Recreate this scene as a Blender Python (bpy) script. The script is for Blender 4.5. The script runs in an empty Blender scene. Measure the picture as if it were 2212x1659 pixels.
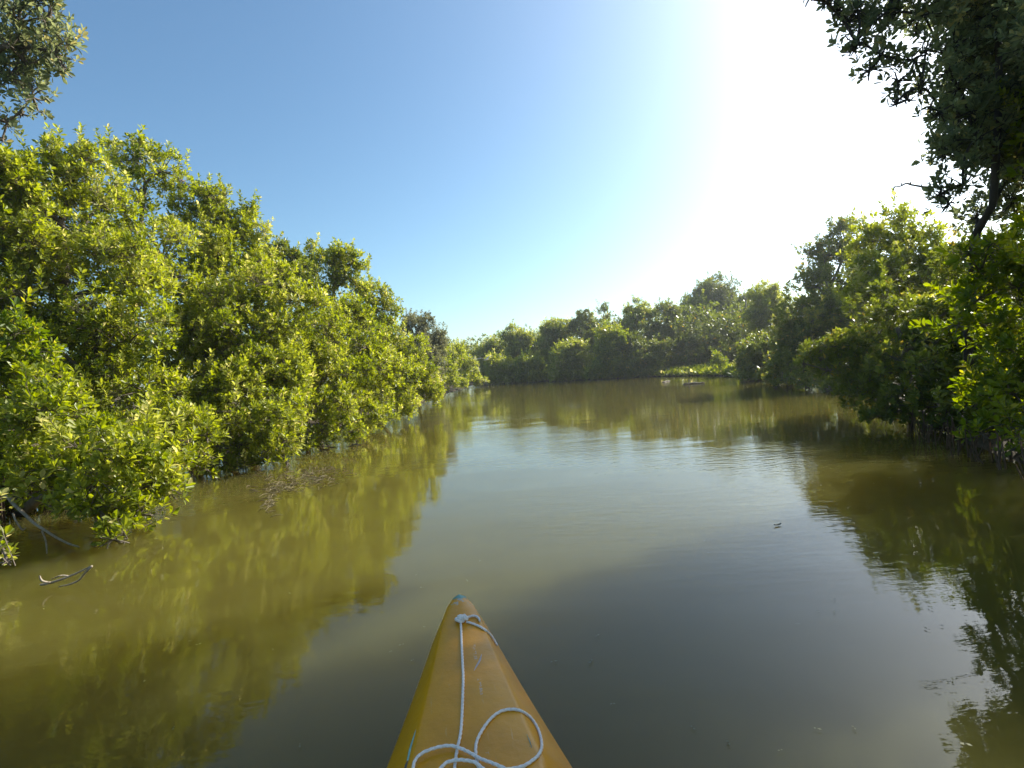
import bpy, math, random
import numpy as np
from mathutils import Vector, Matrix
from mathutils.bvhtree import BVHTree

scene = bpy.context.scene
COL = scene.collection
RAD = math.radians

# ------------------------------------------------------------------ camera
PW, PH, PF, CAM_H = 2212.0, 1659.0, 1186.0, 1.0
PITCH, ROLL = RAD(1.75), RAD(-4.2)
cam_data = bpy.data.cameras.new("camera")
cam = bpy.data.objects.new("camera", cam_data)
COL.objects.link(cam)
cam_data.sensor_width = 36.0
cam_data.lens = 36.0 * PF / PW
cam_data.clip_start = 0.05
cam_data.clip_end = 5000.0
_R = Matrix.Rotation(math.pi / 2 - PITCH, 3, 'X') @ Matrix.Rotation(ROLL, 3, 'Z')
cam.matrix_world = Matrix.Translation((0, 0, CAM_H)) @ _R.to_4x4()
scene.camera = cam
RM = np.array(_R)
CAMP = np.array([0, 0, CAM_H])


def ray(px, py):
    return RM @ np.array([(px - PW / 2) / PF, -(py - PH / 2) / PF, -1.0])


def at(px, py, Y):
    d = ray(px, py)
    return CAMP + d * (Y / d[1])


def ground(px, py, z=0.0):
    d = ray(px, py)
    return CAMP + d * ((z - CAM_H) / d[2])


# ------------------------------------------------------------------ sun, sky, exposure
SUN_AZ, SUN_EL = RAD(56), RAD(34)
AUREOLE, AUREOLE_W = 46.0, 9.6
SUN_V = Vector((math.sin(SUN_AZ) * math.cos(SUN_EL), math.cos(SUN_AZ) * math.cos(SUN_EL), math.sin(SUN_EL)))
sun_d = bpy.data.lights.new("sun", 'SUN')
sun_d.energy = 5.0
sun_d.angle = RAD(0.6)
sun_d.color = (1.0, 0.95, 0.84)
sun = bpy.data.objects.new("sun", sun_d)
COL.objects.link(sun)
sun.location = SUN_V * 60
sun.rotation_euler = SUN_V.to_track_quat('Z', 'Y').to_euler()

world = bpy.data.worlds.new("World")
scene.world = world
world.use_nodes = True
wn, wl = world.node_tree.nodes, world.node_tree.links
wn.clear()
w_out = wn.new('ShaderNodeOutputWorld')
w_bg = wn.new('ShaderNodeBackground')
w_sky = wn.new('ShaderNodeTexSky')
w_sky.sky_type = 'NISHITA'
w_sky.sun_disc = False
w_sky.sun_elevation = SUN_EL
w_sky.sun_rotation = SUN_AZ
w_sky.altitude = 0
w_sky.air_density = 1.1
w_sky.dust_density = 0.5
w_sky.ozone_density = 2.5
w_bg.inputs['Strength'].default_value = 0.092
# bright forward-scatter aureole of a hazy sea-coast sky round the sun, wider near the horizon
w_tc = wn.new('ShaderNodeTexCoord')


def wm(op, a, b=None):
    nd = wn.new('ShaderNodeMath')
    nd.operation = op
    for i, v in enumerate((a, b)):
        if v is None:
            continue
        if isinstance(v, (int, float)):
            nd.inputs[i].default_value = v
        else:
            wl.new(v, nd.inputs[i])
    return nd.outputs[0]


w_nrm = wn.new('ShaderNodeVectorMath')
w_nrm.operation = 'NORMALIZE'
wl.new(w_tc.outputs['Generated'], w_nrm.inputs[0])
w_dot = wn.new('ShaderNodeVectorMath')
w_dot.operation = 'DOT_PRODUCT'
wl.new(w_nrm.outputs[0], w_dot.inputs[0])
w_dot.inputs[1].default_value = SUN_V
w_sep = wn.new('ShaderNodeSeparateXYZ')
wl.new(w_nrm.outputs[0], w_sep.inputs[0])
w_ang = wm('ARCCOSINE', wm('MINIMUM', wm('MAXIMUM', w_dot.outputs['Value'], -1.0), 1.0))
w_low = wm('ADD', 1.0, wm('MULTIPLY', 7.5, wm('EXPONENT', wm('MULTIPLY', wm('MAXIMUM', w_sep.outputs[2], 0.0), -6.5))))
w_aur = wm('MULTIPLY', w_low, wm('MULTIPLY', AUREOLE, wm('EXPONENT', wm('MULTIPLY', w_ang, -180 / math.pi / AUREOLE_W))))
w_col = wn.new('ShaderNodeVectorMath')
w_col.operation = 'SCALE'
w_col.inputs[0].default_value = (1.0, 0.92, 0.85)
wl.new(w_aur, w_col.inputs['Scale'])
w_add = wn.new('ShaderNodeVectorMath')
w_add.operation = 'ADD'
w_tint = wn.new('ShaderNodeVectorMath')
w_tint.operation = 'MULTIPLY'
w_tint.inputs[1].default_value = (0.74, 0.915, 0.94)
wl.new(w_sky.outputs['Color'], w_tint.inputs[0])
wl.new(w_tint.outputs[0], w_add.inputs[0])
wl.new(w_col.outputs[0], w_add.inputs[1])
wl.new(w_add.outputs[0], w_bg.inputs['Color'])
wl.new(w_bg.outputs['Background'], w_out.inputs['Surface'])

scene.view_settings.view_transform = 'Standard'
scene.view_settings.look = 'None'
scene.view_settings.exposure = 1.0
scene.view_settings.gamma = 1.0
scene.view_settings.use_curve_mapping = False
scene.render.engine = 'CYCLES'
scene.cycles.use_denoising = True
scene.cycles.max_bounces = 8
scene.cycles.diffuse_bounces = 4
scene.cycles.glossy_bounces = 3
scene.cycles.transmission_bounces = 4
scene.cycles.caustics_reflective = False
scene.cycles.caustics_refractive = False
scene.cycles.sample_clamp_indirect = 6.0


# ------------------------------------------------------------------ material helpers
class NT:
    def __init__(self, name):
        self.m = bpy.data.materials.new(name)
        self.m.use_nodes = True
        self.t = self.m.node_tree
        self.t.nodes.clear()
        self.out = self.n('ShaderNodeOutputMaterial')

    def n(self, typ, **kw):
        nd = self.t.nodes.new(typ)
        for k, v in kw.items():
            if hasattr(nd, k):
                setattr(nd, k, v)
            else:
                nd.inputs[k.replace('_', ' ')].default_value = v
        return nd

    def l(self, a, b):
        self.t.links.new(a, b)

    def ramp(self, fac, stops):
        r = self.n('ShaderNodeValToRGB')
        el = r.color_ramp.elements
        el[0].position, el[0].color = stops[0][0], (*stops[0][1], 1)
        el[1].position, el[1].color = stops[-1][0], (*stops[-1][1], 1)
        for p, c in stops[1:-1]:
            e = el.new(p)
            e.color = (*c, 1)
        self.l(fac, r.inputs['Fac'])
        return r.outputs['Color']

    def noise(self, vec, scale, detail=3.0, rough=0.55, dist=0.0):
        nd = self.n('ShaderNodeTexNoise')
        nd.inputs['Scale'].default_value = scale
        nd.inputs['Detail'].default_value = detail
        nd.inputs['Roughness'].default_value = rough
        nd.inputs['Distortion'].default_value = dist
        if vec is not None:
            self.l(vec, nd.inputs['Vector'])
        return nd.outputs['Fac']

    def mapping(self, vec, scale=(1, 1, 1), rot=(0, 0, 0), loc=(0, 0, 0)):
        mp = self.n('ShaderNodeMapping')
        mp.inputs['Scale'].default_value = scale
        mp.inputs['Rotation'].default_value = rot
        mp.inputs['Location'].default_value = loc
        self.l(vec, mp.inputs['Vector'])
        return mp.outputs['Vector']

    def math(self, op, a, b=None, clamp=False):
        nd = self.n('ShaderNodeMath')
        nd.operation = op
        nd.use_clamp = clamp
        for i, v in enumerate((a, b)):
            if v is None:
                continue
            if isinstance(v, (int, float)):
                nd.inputs[i].default_value = v
            else:
                self.l(v, nd.inputs[i])
        return nd.outputs[0]

    def mix(self, fac, a, b):
        nd = self.n('ShaderNodeMix')
        nd.data_type = 'RGBA'
        for s, v in ((nd.inputs[0], fac), (nd.inputs[6], a), (nd.inputs[7], b)):
            if isinstance(v, (int, float)):
                s.default_value = v
            elif isinstance(v, tuple):
                s.default_value = (*v, 1)
            else:
                self.l(v, s)
        return nd.outputs[2]


def leaf_material(name, stops, trans=0.5, rough=0.40, spec=0.38):
    t = NT(name)
    at_ = t.n('ShaderNodeAttribute')
    at_.attribute_name = 'tint'
    col = t.ramp(at_.outputs['Fac'], stops)
    p = t.n('ShaderNodeBsdfPrincipled')
    t.l(col, p.inputs['Base Color'])
    p.inputs['Roughness'].default_value = rough
    p.inputs['Specular IOR Level'].default_value = spec
    tr = t.n('ShaderNodeBsdfTranslucent')
    hs = t.n('ShaderNodeHueSaturation')
    hs.inputs['Hue'].default_value = 0.485
    hs.inputs['Saturation'].default_value = 1.12
    hs.inputs['Value'].default_value = 2.1
    t.l(col, hs.inputs['Color'])
    t.l(hs.outputs['Color'], tr.inputs['Color'])
    mx = t.n('ShaderNodeMixShader')
    mx.inputs[0].default_value = trans
    t.l(p.outputs[0], mx.inputs[1])
    t.l(tr.outputs[0], mx.inputs[2])
    t.l(mx.outputs[0], t.out.inputs['Surface'])
    return t.m


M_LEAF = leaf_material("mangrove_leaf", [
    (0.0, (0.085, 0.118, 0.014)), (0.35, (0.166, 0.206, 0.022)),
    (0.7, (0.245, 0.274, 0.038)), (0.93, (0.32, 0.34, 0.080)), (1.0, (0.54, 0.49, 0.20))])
M_LEAF_DARK = leaf_material("dark_mangrove_leaf", [  # a darker set of the mangrove leaf tones
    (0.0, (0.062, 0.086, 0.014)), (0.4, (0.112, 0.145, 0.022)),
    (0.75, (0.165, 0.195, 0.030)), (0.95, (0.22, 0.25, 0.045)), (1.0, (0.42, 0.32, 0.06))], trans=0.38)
M_LEAF_GREY = leaf_material("buttonwood_leaf", [
    (0.0, (0.085, 0.095, 0.040)), (0.5, (0.14, 0.145, 0.060)), (1.0, (0.24, 0.23, 0.10))], trans=0.35, rough=0.5)
M_LEAF_VEIL = leaf_material("veil_grey_leaf", [  # grey-green leaf, paled to put the glare veil into its colour
    (0.0, (0.085, 0.105, 0.045)), (0.45, (0.135, 0.160, 0.070)),
    (0.8, (0.185, 0.210, 0.095)), (1.0, (0.36, 0.32, 0.12))], trans=0.45, rough=0.5, spec=0.35)
M_LEAF_BRIGHT = leaf_material("young_mangrove_leaf", [
    (0.0, (0.060, 0.100, 0.010)), (0.4, (0.12, 0.17, 0.015)),
    (0.8, (0.20, 0.24, 0.02)), (1.0, (0.34, 0.32, 0.05))], trans=0.5)


def bark_material(name, c0, c1, scale=14):
    t = NT(name)
    tc = t.n('ShaderNodeTexCoord')
    v = t.mapping(tc.outputs['Object'], (1, 1, 0.35))
    f = t.noise(v, scale, 5, 0.65)
    col = t.ramp(f, [(0.3, c0), (0.7, c1)])
    p = t.n('ShaderNodeBsdfPrincipled')
    t.l(col, p.inputs['Base Color'])
    p.inputs['Roughness'].default_value = 0.85
    b = t.n('ShaderNodeBump')
    b.inputs['Strength'].default_value = 0.6
    b.inputs['Distance'].default_value = 0.01
    t.l(f, b.inputs['Height'])
    t.l(b.outputs[0], p.inputs['Normal'])
    t.l(p.outputs[0], t.out.inputs['Surface'])
    return t.m


M_BARK = bark_material("mangrove_bark", (0.070, 0.052, 0.036), (0.20, 0.165, 0.125))
M_BARK_DARK = bark_material("black_mangrove_bark", (0.022, 0.017, 0.013), (0.065, 0.052, 0.042))
M_ROOT = bark_material("aerial_root_bark", (0.050, 0.028, 0.016), (0.16, 0.095, 0.055), 25)
M_DEAD = bark_material("dead_wood", (0.16, 0.12, 0.08), (0.42, 0.35, 0.27), 30)

# ground (mud)
t = NT("mud")
g = t.n('ShaderNodeNewGeometry')
f = t.noise(g.outputs['Position'], 1.6, 6, 0.65)
f2 = t.noise(g.outputs['Position'], 18, 4, 0.6)
col = t.ramp(t.math('ADD', t.math('MULTIPLY', f, 0.6), t.math('MULTIPLY', f2, 0.4)),
             [(0.3, (0.030, 0.023, 0.013)), (0.55, (0.060, 0.046, 0.026)), (0.75, (0.095, 0.078, 0.045))])
p = t.n('ShaderNodeBsdfPrincipled')
t.l(col, p.inputs['Base Color'])
p.inputs['Roughness'].default_value = 0.9
p.inputs['Specular IOR Level'].default_value = 0.12
b = t.n('ShaderNodeBump')
b.inputs['Strength'].default_value = 0.7
b.inputs['Distance'].default_value = 0.03
t.l(f2, b.inputs['Height'])
t.l(b.outputs[0], p.inputs['Normal'])
t.l(p.outputs[0], t.out.inputs['Surface'])
M_MUD = t.m

# water: turbid olive creek, mirror-calm with patches of fine ripple
t = NT("creek_water")
g = t.n('ShaderNodeNewGeometry')
pos = g.outputs['Position']
silt = t.noise(pos, 0.35, 4, 0.55, 0.6)
silt2 = t.noise(pos, 1.7, 4, 0.6, 0.8)
col = t.ramp(t.math('ADD', t.math('MULTIPLY', silt, 0.7), t.math('MULTIPLY', silt2, 0.3)),
             [(0.30, (0.081, 0.068, 0.013)), (0.70, (0.108, 0.092, 0.018))])
p = t.n('ShaderNodeBsdfPrincipled')
t.l(col, p.inputs['Base Color'])
p.inputs['Roughness'].default_value = 0.015
p.inputs['IOR'].default_value = 1.33
p.inputs['Subsurface Weight'].default_value = 1.0
p.inputs['Subsurface Radius'].default_value = (0.32, 0.26, 0.11)
p.inputs['Subsurface Scale'].default_value = 20.0
swell = t.noise(t.mapping(pos, (0.6, 1.6, 1)), 1.1, 2, 0.5)
fine = t.noise(t.mapping(pos, (0.7, 1.9, 1), (0, 0, RAD(-14))), 9.0, 3, 0.55)
patch = t.ramp(t.noise(pos, 0.22, 2, 0.5), [(0.46, (0.16,) * 3), (0.62, (1.0,) * 3)])
hgt = t.math('ADD', t.math('MULTIPLY', swell, 0.005), t.math('MULTIPLY', t.math('MULTIPLY', fine, patch), 0.0035))
b = t.n('ShaderNodeBump')
b.inputs['Strength'].default_value = 1.0
b.inputs['Distance'].default_value = 1.0
t.l(hgt, b.inputs['Height'])
t.l(b.outputs[0], p.inputs['Normal'])
t.l(p.outputs[0], t.out.inputs['Surface'])
M_WATER = t.m


def plain(name, c, rough=0.6, var=0.25, scale=20):
    t = NT(name)
    tc = t.n('ShaderNodeTexCoord')
    f = t.noise(tc.outputs['Object'], scale, 4, 0.6)
    col = t.ramp(f, [(0.3, tuple(x * (1 - var) for x in c)), (0.7, tuple(min(1, x * (1 + var)) for x in c))])
    p = t.n('ShaderNodeBsdfPrincipled')
    t.l(col, p.inputs['Base Color'])
    p.inputs['Roughness'].default_value = rough
    t.l(p.outputs[0], t.out.inputs['Surface'])
    return t.m


M_FEATHER = plain("white_feather", (0.75, 0.74, 0.70), 0.7, 0.08)
M_DARKBEAK = plain("dark_beak", (0.06, 0.05, 0.04), 0.5)
M_WEED = plain("drowned_weed", (0.115, 0.088, 0.034), 0.7, 0.4)


# ------------------------------------------------------------------ mesh helpers
def quad_mesh(name, V, Q, mats, parent=None, smooth=False, attr=None, matidx=None):
    V = np.asarray(V, dtype=np.float32)
    Q = np.asarray(Q, dtype=np.int32)
    me = bpy.data.meshes.new(name)
    me.vertices.add(len(V))
    me.vertices.foreach_set("co", V.ravel())
    me.loops.add(Q.size)
    me.loops.foreach_set("vertex_index", Q.ravel())
    me.polygons.add(len(Q))
    me.polygons.foreach_set("loop_start", np.arange(0, Q.size, 4, dtype=np.int32))
    me.polygons.foreach_set("use_smooth", np.full(len(Q), smooth, dtype=bool))
    for m in mats:
        me.materials.append(m)
    if matidx is not None:
        me.polygons.foreach_set("material_index", np.asarray(matidx, dtype=np.int32))
    if attr is not None:
        a = me.attributes.new("tint", 'FLOAT', 'POINT')
        a.data.foreach_set("value", np.asarray(attr, dtype=np.float32))
    me.update(calc_edges=True)
    o = bpy.data.objects.new(name, me)
    COL.objects.link(o)
    if parent is not None:
        o.parent = parent
    return o


def tag(o, label=None, cat=None, group=None, kind=None):
    if label:
        o['label'] = label
    if cat:
        o['category'] = cat
    if group:
        o['group'] = group
    if kind:
        o['kind'] = kind
    return o


def empty(name, loc):
    o = bpy.data.objects.new(name, None)
    o.empty_display_size = 0.2
    COL.objects.link(o)
    o.location = loc
    return o


class Geo:
    """collects quads"""
    def __init__(self):
        self.V, self.Q, self.n = [], [], 0

    def add(self, V, Q):
        self.V.append(np.asarray(V, float))
        self.Q.append(np.asarray(Q, int) + self.n)
        self.n += len(V)

    def tube(self, pts, radii, sides=6, cap=True):
        pts = np.asarray(pts, float)
        n = len(pts)
        radii = np.broadcast_to(np.asarray(radii, float), (n,))
        T = np.gradient(pts, axis=0)
        T /= np.linalg.norm(T, axis=1)[:, None] + 1e-9
        ref = np.array([0.31, 0.21, 0.93]) if abs(T[0] @ np.array([0.31, 0.21, 0.93])) < 0.9 else np.array([0.9, -0.3, 0.1])
        U = ref - T * (T @ ref)[:, None]
        U /= np.linalg.norm(U, axis=1)[:, None] + 1e-9
        W = np.cross(T, U)
        a = np.linspace(0, 2 * np.pi, sides, endpoint=False)
        ring = (np.cos(a)[None, :, None] * U[:, None, :] + np.sin(a)[None, :, None] * W[:, None, :]) * radii[:, None, None]
        V = (pts[:, None, :] + ring).reshape(-1, 3)
        i = np.arange(n - 1)[:, None] * sides
        j = np.arange(sides)[None, :]
        k = (j + 1) % sides
        Q = np.stack([i + j, i + k, i + sides + k, i + sides + j], -1).reshape(-1, 4)
        if cap:
            V = np.vstack([V, pts[-1:] + T[-1] * radii[-1] * 0.7, pts[:1] - T[0] * radii[0] * 0.3])
            e0, e1 = len(V) - 2, len(V) - 1
            L = (n - 1) * sides
            capq = []
            for q in range(0, sides - 1, 2):
                capq.append([L + q, L + q + 1, L + (q + 2) % sides, e0])
                capq.append([(q + 2) % sides, q + 1, q, e1])
            Q = np.vstack([Q, capq])
        self.add(V, Q)

    def sticks(self, P0, P1, r0, r1):
        """many straight 3-sided twigs at once"""
        P0, P1 = np.asarray(P0, float), np.asarray(P1, float)
        N = len(P0)
        if N == 0:
            return
        T = P1 - P0
        T /= np.linalg.norm(T, axis=1)[:, None] + 1e-9
        ref = np.where(np.abs(T[:, 2:3]) < 0.8, np.array([[0, 0, 1.0]]), np.array([[1.0, 0, 0]]))
        U = np.cross(T, ref)
        U /= np.linalg.norm(U, axis=1)[:, None] + 1e-9
        W = np.cross(T, U)
        a = np.arange(3) * 2 * np.pi / 3
        ring = np.cos(a)[None, :, None] * U[:, None, :] + np.sin(a)[None, :, None] * W[:, None, :]
        V = np.concatenate([P0[:, None] + ring * r0, P1[:, None] + ring * r1], 1).reshape(-1, 3)
        b = np.arange(N)[:, None, None] * 6
        q = np.array([[0, 1, 4, 3], [1, 2, 5, 4], [2, 0, 3, 5]])[None]
        self.add(V, (b + q).reshape(-1, 4))

    def build(self, name, mats, parent=None, smooth=True):
        return quad_mesh(name, np.vstack(self.V), np.vstack(self.Q), mats, parent, smooth)


def unit(v):
    return v / (np.linalg.norm(v, axis=-1, keepdims=True) + 1e-9)


def rand_dirs(rng, n):
    return unit(rng.normal(size=(n, 3)))


def leaf_quads(C, A, rng, size, k, tint, lod):
    """rosettes of k leaves at C pointing along A"""
    N = len(C)
    ref = rand_dirs(rng, N)
    U = unit(np.cross(A, ref))
    Wv = np.cross(A, U)
    phi = (np.arange(k)[None, :] * 2.399 + rng.uniform(0, 6.28, (N, 1)) + rng.normal(0, 0.25, (N, k)))
    th = RAD(24) + RAD(58) * (np.arange(k)[None, :] + rng.uniform(0, 1, (N, k))) / k
    D = (np.cos(th)[..., None] * A[:, None] + np.sin(th)[..., None] *
         (np.cos(phi)[..., None] * U[:, None] + np.sin(phi)[..., None] * Wv[:, None]))
    D = unit(D)
    Nn = unit(A[:, None] - D * np.sum(D * A[:, None], -1, keepdims=True) + rng.normal(0, 0.22, (N, k, 3)))
    S = unit(np.cross(D, Nn))
    L = size * rng.uniform(0.65, 1.25, (N, k, 1)) * rng.uniform(0.72, 1.28, (N, 1, 1))
    wd = L * rng.uniform(0.19, 0.27, (N, k, 1))
    B = C[:, None] + A[:, None] * (size * 0.55 * (1 - np.arange(k)[None, :, None] / k)) + D * L * 0.12
    Nup = np.cross(S, D)
    curl = rng.uniform(-0.10, 0.12, (N, k, 1)) * L
    fold = wd * 0.35
    if lod == 0:
        v = [B, B + D * L * .33 + S * wd * .8 + Nup * fold, B + D * L * .68 + S * wd + Nup * (fold + curl * .5),
             B + D * L + Nup * curl, B + D * L * .68 - S * wd + Nup * (fold + curl * .5), B + D * L * .33 - S * wd * .8 + Nup * fold]
        V = np.stack(v, 2).reshape(-1, 3)
        b = np.arange(N * k)[:, None, None] * 6
        Q = (b + np.array([[0, 1, 2, 3], [0, 3, 4, 5]])[None]).reshape(-1, 4)
        nv = 6
    else:
        v = [B, B + D * L * .55 + S * wd * 1.1, B + D * L, B + D * L * .55 - S * wd * 1.1]
        V = np.stack(v, 2).reshape(-1, 3)
        Q = np.arange(N * k * 4).reshape(-1, 4)
        nv = 4
    ti = np.clip(tint[:, None] + rng.normal(0, 0.13, (N, k)), 0, 0.97)
    ti = np.where(rng.uniform(size=(N, k)) < 0.02, 1.0, ti)
    return V, Q, np.repeat(ti.ravel(), nv)


# ------------------------------------------------------------------ trees
def bez(a, b, c, n):
    t = np.linspace(0, 1, n)[:, None]
    return (1 - t) ** 2 * a + 2 * t * (1 - t) * b + t * t * c


def make_tree(name, label, cat, blobs, base, seed, leaf=0.065, lod=0, mat=None, lai=4.5, trunk_r=0.07,
              squash=0.9, group=None, twig=True, inner=0.25, trunk_pts=None, clump=0.42, k=7, up=0.75, shoots=0.16,
              bark=None):
    """blobs: list of (centre xyz, radius m[, density]) of leaf masses; base: where the trunk leaves the mud"""
    rng = np.random.default_rng(seed)
    mat = mat or M_LEAF
    base = np.asarray(base, float)
    root = empty(name, base)
    tag(root, label, cat, group)
    cs, ax, tn = [], [], []
    tw0, tw1 = [], []
    wood = Geo()
    cen = np.mean([b[0] for b in blobs], axis=0)
    topz = max(b[0][2] for b in blobs)
    if trunk_pts is None:
        mid = base * 0.45 + cen * 0.55
        mid[2] = base[2] + 0.5 * (cen[2] - base[2])
        top = cen.copy()
        top[2] = cen[2] + 0.35 * (topz - cen[2])
        trunk_pts = bez(base + [0, 0, -0.15], mid + rng.normal(0, 0.12, 3) * (topz - base[2]) * 0.5, top, 9)
    trunk_pts = np.asarray(trunk_pts, float)
    tr = np.linspace(trunk_r, trunk_r * 0.45, len(trunk_pts))
    wob = rng.normal(0, trunk_r * 0.45, trunk_pts.shape)
    wob[0] = 0
    trunk_pts = trunk_pts + wob
    wood.tube(trunk_pts, tr, 7)
    nodes = [(trunk_pts[q], tr[q]) for q in range(2, len(trunk_pts))]
    for bl in blobs:
        c, r = np.asarray(bl[0], float), bl[1]
        dens = bl[2] if len(bl) > 2 else 1.0
        rad = np.array([r, r, r * squash])
        q = int(np.argmin([np.linalg.norm(nd[0] - (c - [0, 0, r * 0.5])) for nd in nodes]))
        s, sr = nodes[q]
        ln = np.linalg.norm(c - s)
        er = max(0.007, min(sr * 0.6, 0.05 * r))
        if ln > 0.05:
            pts = bez(s, (s + c) / 2 + rng.normal(0, 0.10, 3) * ln + [0, 0, 0.10 * ln], c, 6)
            wood.tube(pts, np.linspace(max(sr * 0.7, 0.009), er, 6), 5)
        nodes.append((c, er))
        rc = clump * r
        nc = max(5, int(3.2 / clump ** 1.6))
        d = rand_dirs(rng, nc)
        cc = c + d * rad * rng.uniform(0.45, 0.92, (nc, 1))
        for q in range(nc):
            pts = bez(c, (c + cc[q]) / 2 + rng.normal(0, 0.12, 3) * r, cc[q], 4)
            wood.tube(pts, np.linspace(max(0.006, trunk_r * 0.12), 0.004 if lod == 0 else 0.006, 4), 4, cap=False)
        la = 0.44 * leaf * leaf * 0.85 * k
        nr = int(lai * dens * math.pi * r * r / la)
        ci = rng.integers(0, nc, nr)
        cr = rc * rng.uniform(0.6, 1.5, nc)
        out = unit(cc - c)
        dd = unit(rand_dirs(rng, nr) * 1.0 + out[ci] * 0.55 + np.array([0, 0, 0.35]))
        pos = cc[ci] + dd * (cr[ci] * rng.uniform(0.2, 1.05, nr) ** 0.6)[:, None]
        axis = unit(dd * 0.7 + out[ci] * 0.25 + np.array([0, 0, up]) + rng.normal(0, 0.25, (nr, 3)))
        ct = rng.normal(0.5, 0.17, nc)
        tint = ct[ci] + rng.normal(0, 0.05, nr)
        cs.append(pos), ax.append(axis), tn.append(tint)
        if twig:
            tw0.append(cc[ci] + (pos - cc[ci]) * 0.25 + rng.normal(0, 0.03, (nr, 3)) * r)
            tw1.append(pos)
        # shoots that stick out past the leaf mass
        ns = int(nr * shoots / 3)
        if ns:
            si = rng.integers(0, nr, ns)
            sd = unit(axis[si] + [0, 0, 0.5])
            for m in (1.0, 2.0, 3.0):
                pp = pos[si] + sd * leaf * 1.1 * m
                cs.append(pp), ax.append(unit(sd + rng.normal(0, 0.15, (ns, 3)))), tn.append(tint[si] + 0.12)
            if twig:
                tw0.append(pos[si]), tw1.append(pos[si] + sd * leaf * 3.3)
        # bare dead twigs
        if twig and lod == 0:
            nb_ = max(1, nr // 55)
            bi = rng.integers(0, nr, nb_)
            bd = unit(axis[bi] + rng.normal(0, .35, (nb_, 3)))
            tw0.append(pos[bi] - bd * leaf), tw1.append(pos[bi] + bd * leaf * rng.uniform(1.5, 4.0, (nb_, 1)))
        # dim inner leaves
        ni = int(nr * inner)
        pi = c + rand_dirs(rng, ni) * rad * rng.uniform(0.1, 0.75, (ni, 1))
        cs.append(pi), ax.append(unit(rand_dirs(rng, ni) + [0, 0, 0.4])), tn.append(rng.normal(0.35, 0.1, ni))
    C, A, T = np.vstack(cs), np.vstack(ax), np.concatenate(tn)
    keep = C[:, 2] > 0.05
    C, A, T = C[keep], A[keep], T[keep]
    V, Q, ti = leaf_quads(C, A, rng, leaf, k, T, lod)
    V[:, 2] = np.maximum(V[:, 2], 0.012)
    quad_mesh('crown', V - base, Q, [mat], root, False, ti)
    if twig and tw0:
        P0, P1 = np.vstack(tw0), np.vstack(tw1)
        kk = (P0[:, 2] > 0.03) & (P1[:, 2] > 0.03)
        wood.sticks(P0[kk], P1[kk], 0.0032 if lod == 0 else 0.006, 0.0018 if lod == 0 else 0.004)
    wood.V = [v - base for v in wood.V]
    wood.build('trunk', [bark or M_BARK], root)
    return root


def B(px, py, Y, rpx, dens=1.0):
    return (at(px, py, Y), rpx / PF * Y, dens)


def gz(px, py, dz=0.0):
    return ground(px, py, dz)


# ------------------------------------------------------------------ terrain and water
shore_px = [(-260, 1210), (-60, 1130), (150, 1070), (330, 1015), (520, 975), (660, 945), (820, 893), (915, 868), (985, 843), (1030, 829)]
left_shore = [ground(*p)[:2] for p in shore_px]
right_px = [(1046, 828.0), (1100, 826.0), (1200, 822.5), (1300, 818.5), (1380, 814.5), (1440, 813), (1500, 811.5), (1570, 812), (1610, 815), (1730, 822), (1850, 850), (2000, 905), (2100, 960), (2212, 1000), (2330, 1040)]
right_shore = [ground(*p)[:2] for p in right_px]
poly = ([np.array([-5.4, -30.0]), np.array([-5.0, -4.0]), np.array([-4.6, 2.0])] + left_shore +
        [np.array([-6.0, 43.0]), np.array([-25, 46.0]), np.array([-25, 54.0]), np.array([-7.0, 44.5])] +
        right_shore + [np.array([3.9, 2.0]), np.array([4.3, -4]), np.array([4.5, -30.0])])
poly = np.array(poly)


def channel_sd(P):
    """signed distance to the channel outline, negative over the water"""
    a, b_ = poly, np.roll(poly, -1, 0)
    best = np.full(len(P), 1e9)
    inside = np.zeros(len(P), bool)
    for p0, p1 in zip(a, b_):
        e = p1 - p0
        w = P - p0
        tt = np.clip((w @ e) / (e @ e + 1e-12), 0, 1)
        best = np.minimum(best, np.linalg.norm(w - tt[:, None] * e, axis=1))
        c = ((p0[1] > P[:, 1]) != (p1[1] > P[:, 1]))
        xs = (p1[0] - p0[0]) * (P[:, 1] - p0[1]) / (p1[1] - p0[1] + 1e-12) + p0[0]
        inside ^= c & (P[:, 0] < xs)
    return np.where(inside, -best, best)


def axis_coords(lo, hi, step):
    n = np.arange(lo, hi + 1e-6, step)
    far = np.array([1.5, 4, 10, 25, 60, 120, 240])
    return np.concatenate([(lo - far)[::-1], n, hi + far])


gx, gy = axis_coords(-16, 16, 0.2), axis_coords(-6, 52, 0.25)
GX, GY = np.meshgrid(gx, gy, indexing='ij')
P2 = np.stack([GX.ravel(), GY.ravel()], 1)
sd = channel_sd(P2)
rg = np.random.default_rng(5)
bumpy = 0.05 * np.sin(P2[:, 0] * 3.1 + np.cos(P2[:, 1] * 2.3)) * np.cos(P2[:, 1] * 2.7) + rg.normal(0, 0.008, len(P2))
gzv = np.where(sd < 0, np.maximum(sd * 0.5, -0.7), 0.035 + 0.20 * (1 - np.exp(-np.maximum(sd, 0) * 0.9)) + bumpy * np.clip(sd, 0, 1))
nx, ny = len(gx), len(gy)
idx = np.arange(nx * ny).reshape(nx, ny)
GQ = np.stack([idx[:-1, :-1], idx[1:, :-1], idx[1:, 1:], idx[:-1, 1:]], -1).reshape(-1, 4)
ground_o = quad_mesh('ground', np.column_stack([P2, gzv]), GQ, [M_MUD], None, True)
tag(ground_o, kind='structure')
water = quad_mesh('water', [(-250, -240, 0), (250, -240, 0), (250, 285, 0), (-250, 285, 0)], [[0, 1, 2, 3]], [M_WATER])
tag(water, kind='structure')

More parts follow.
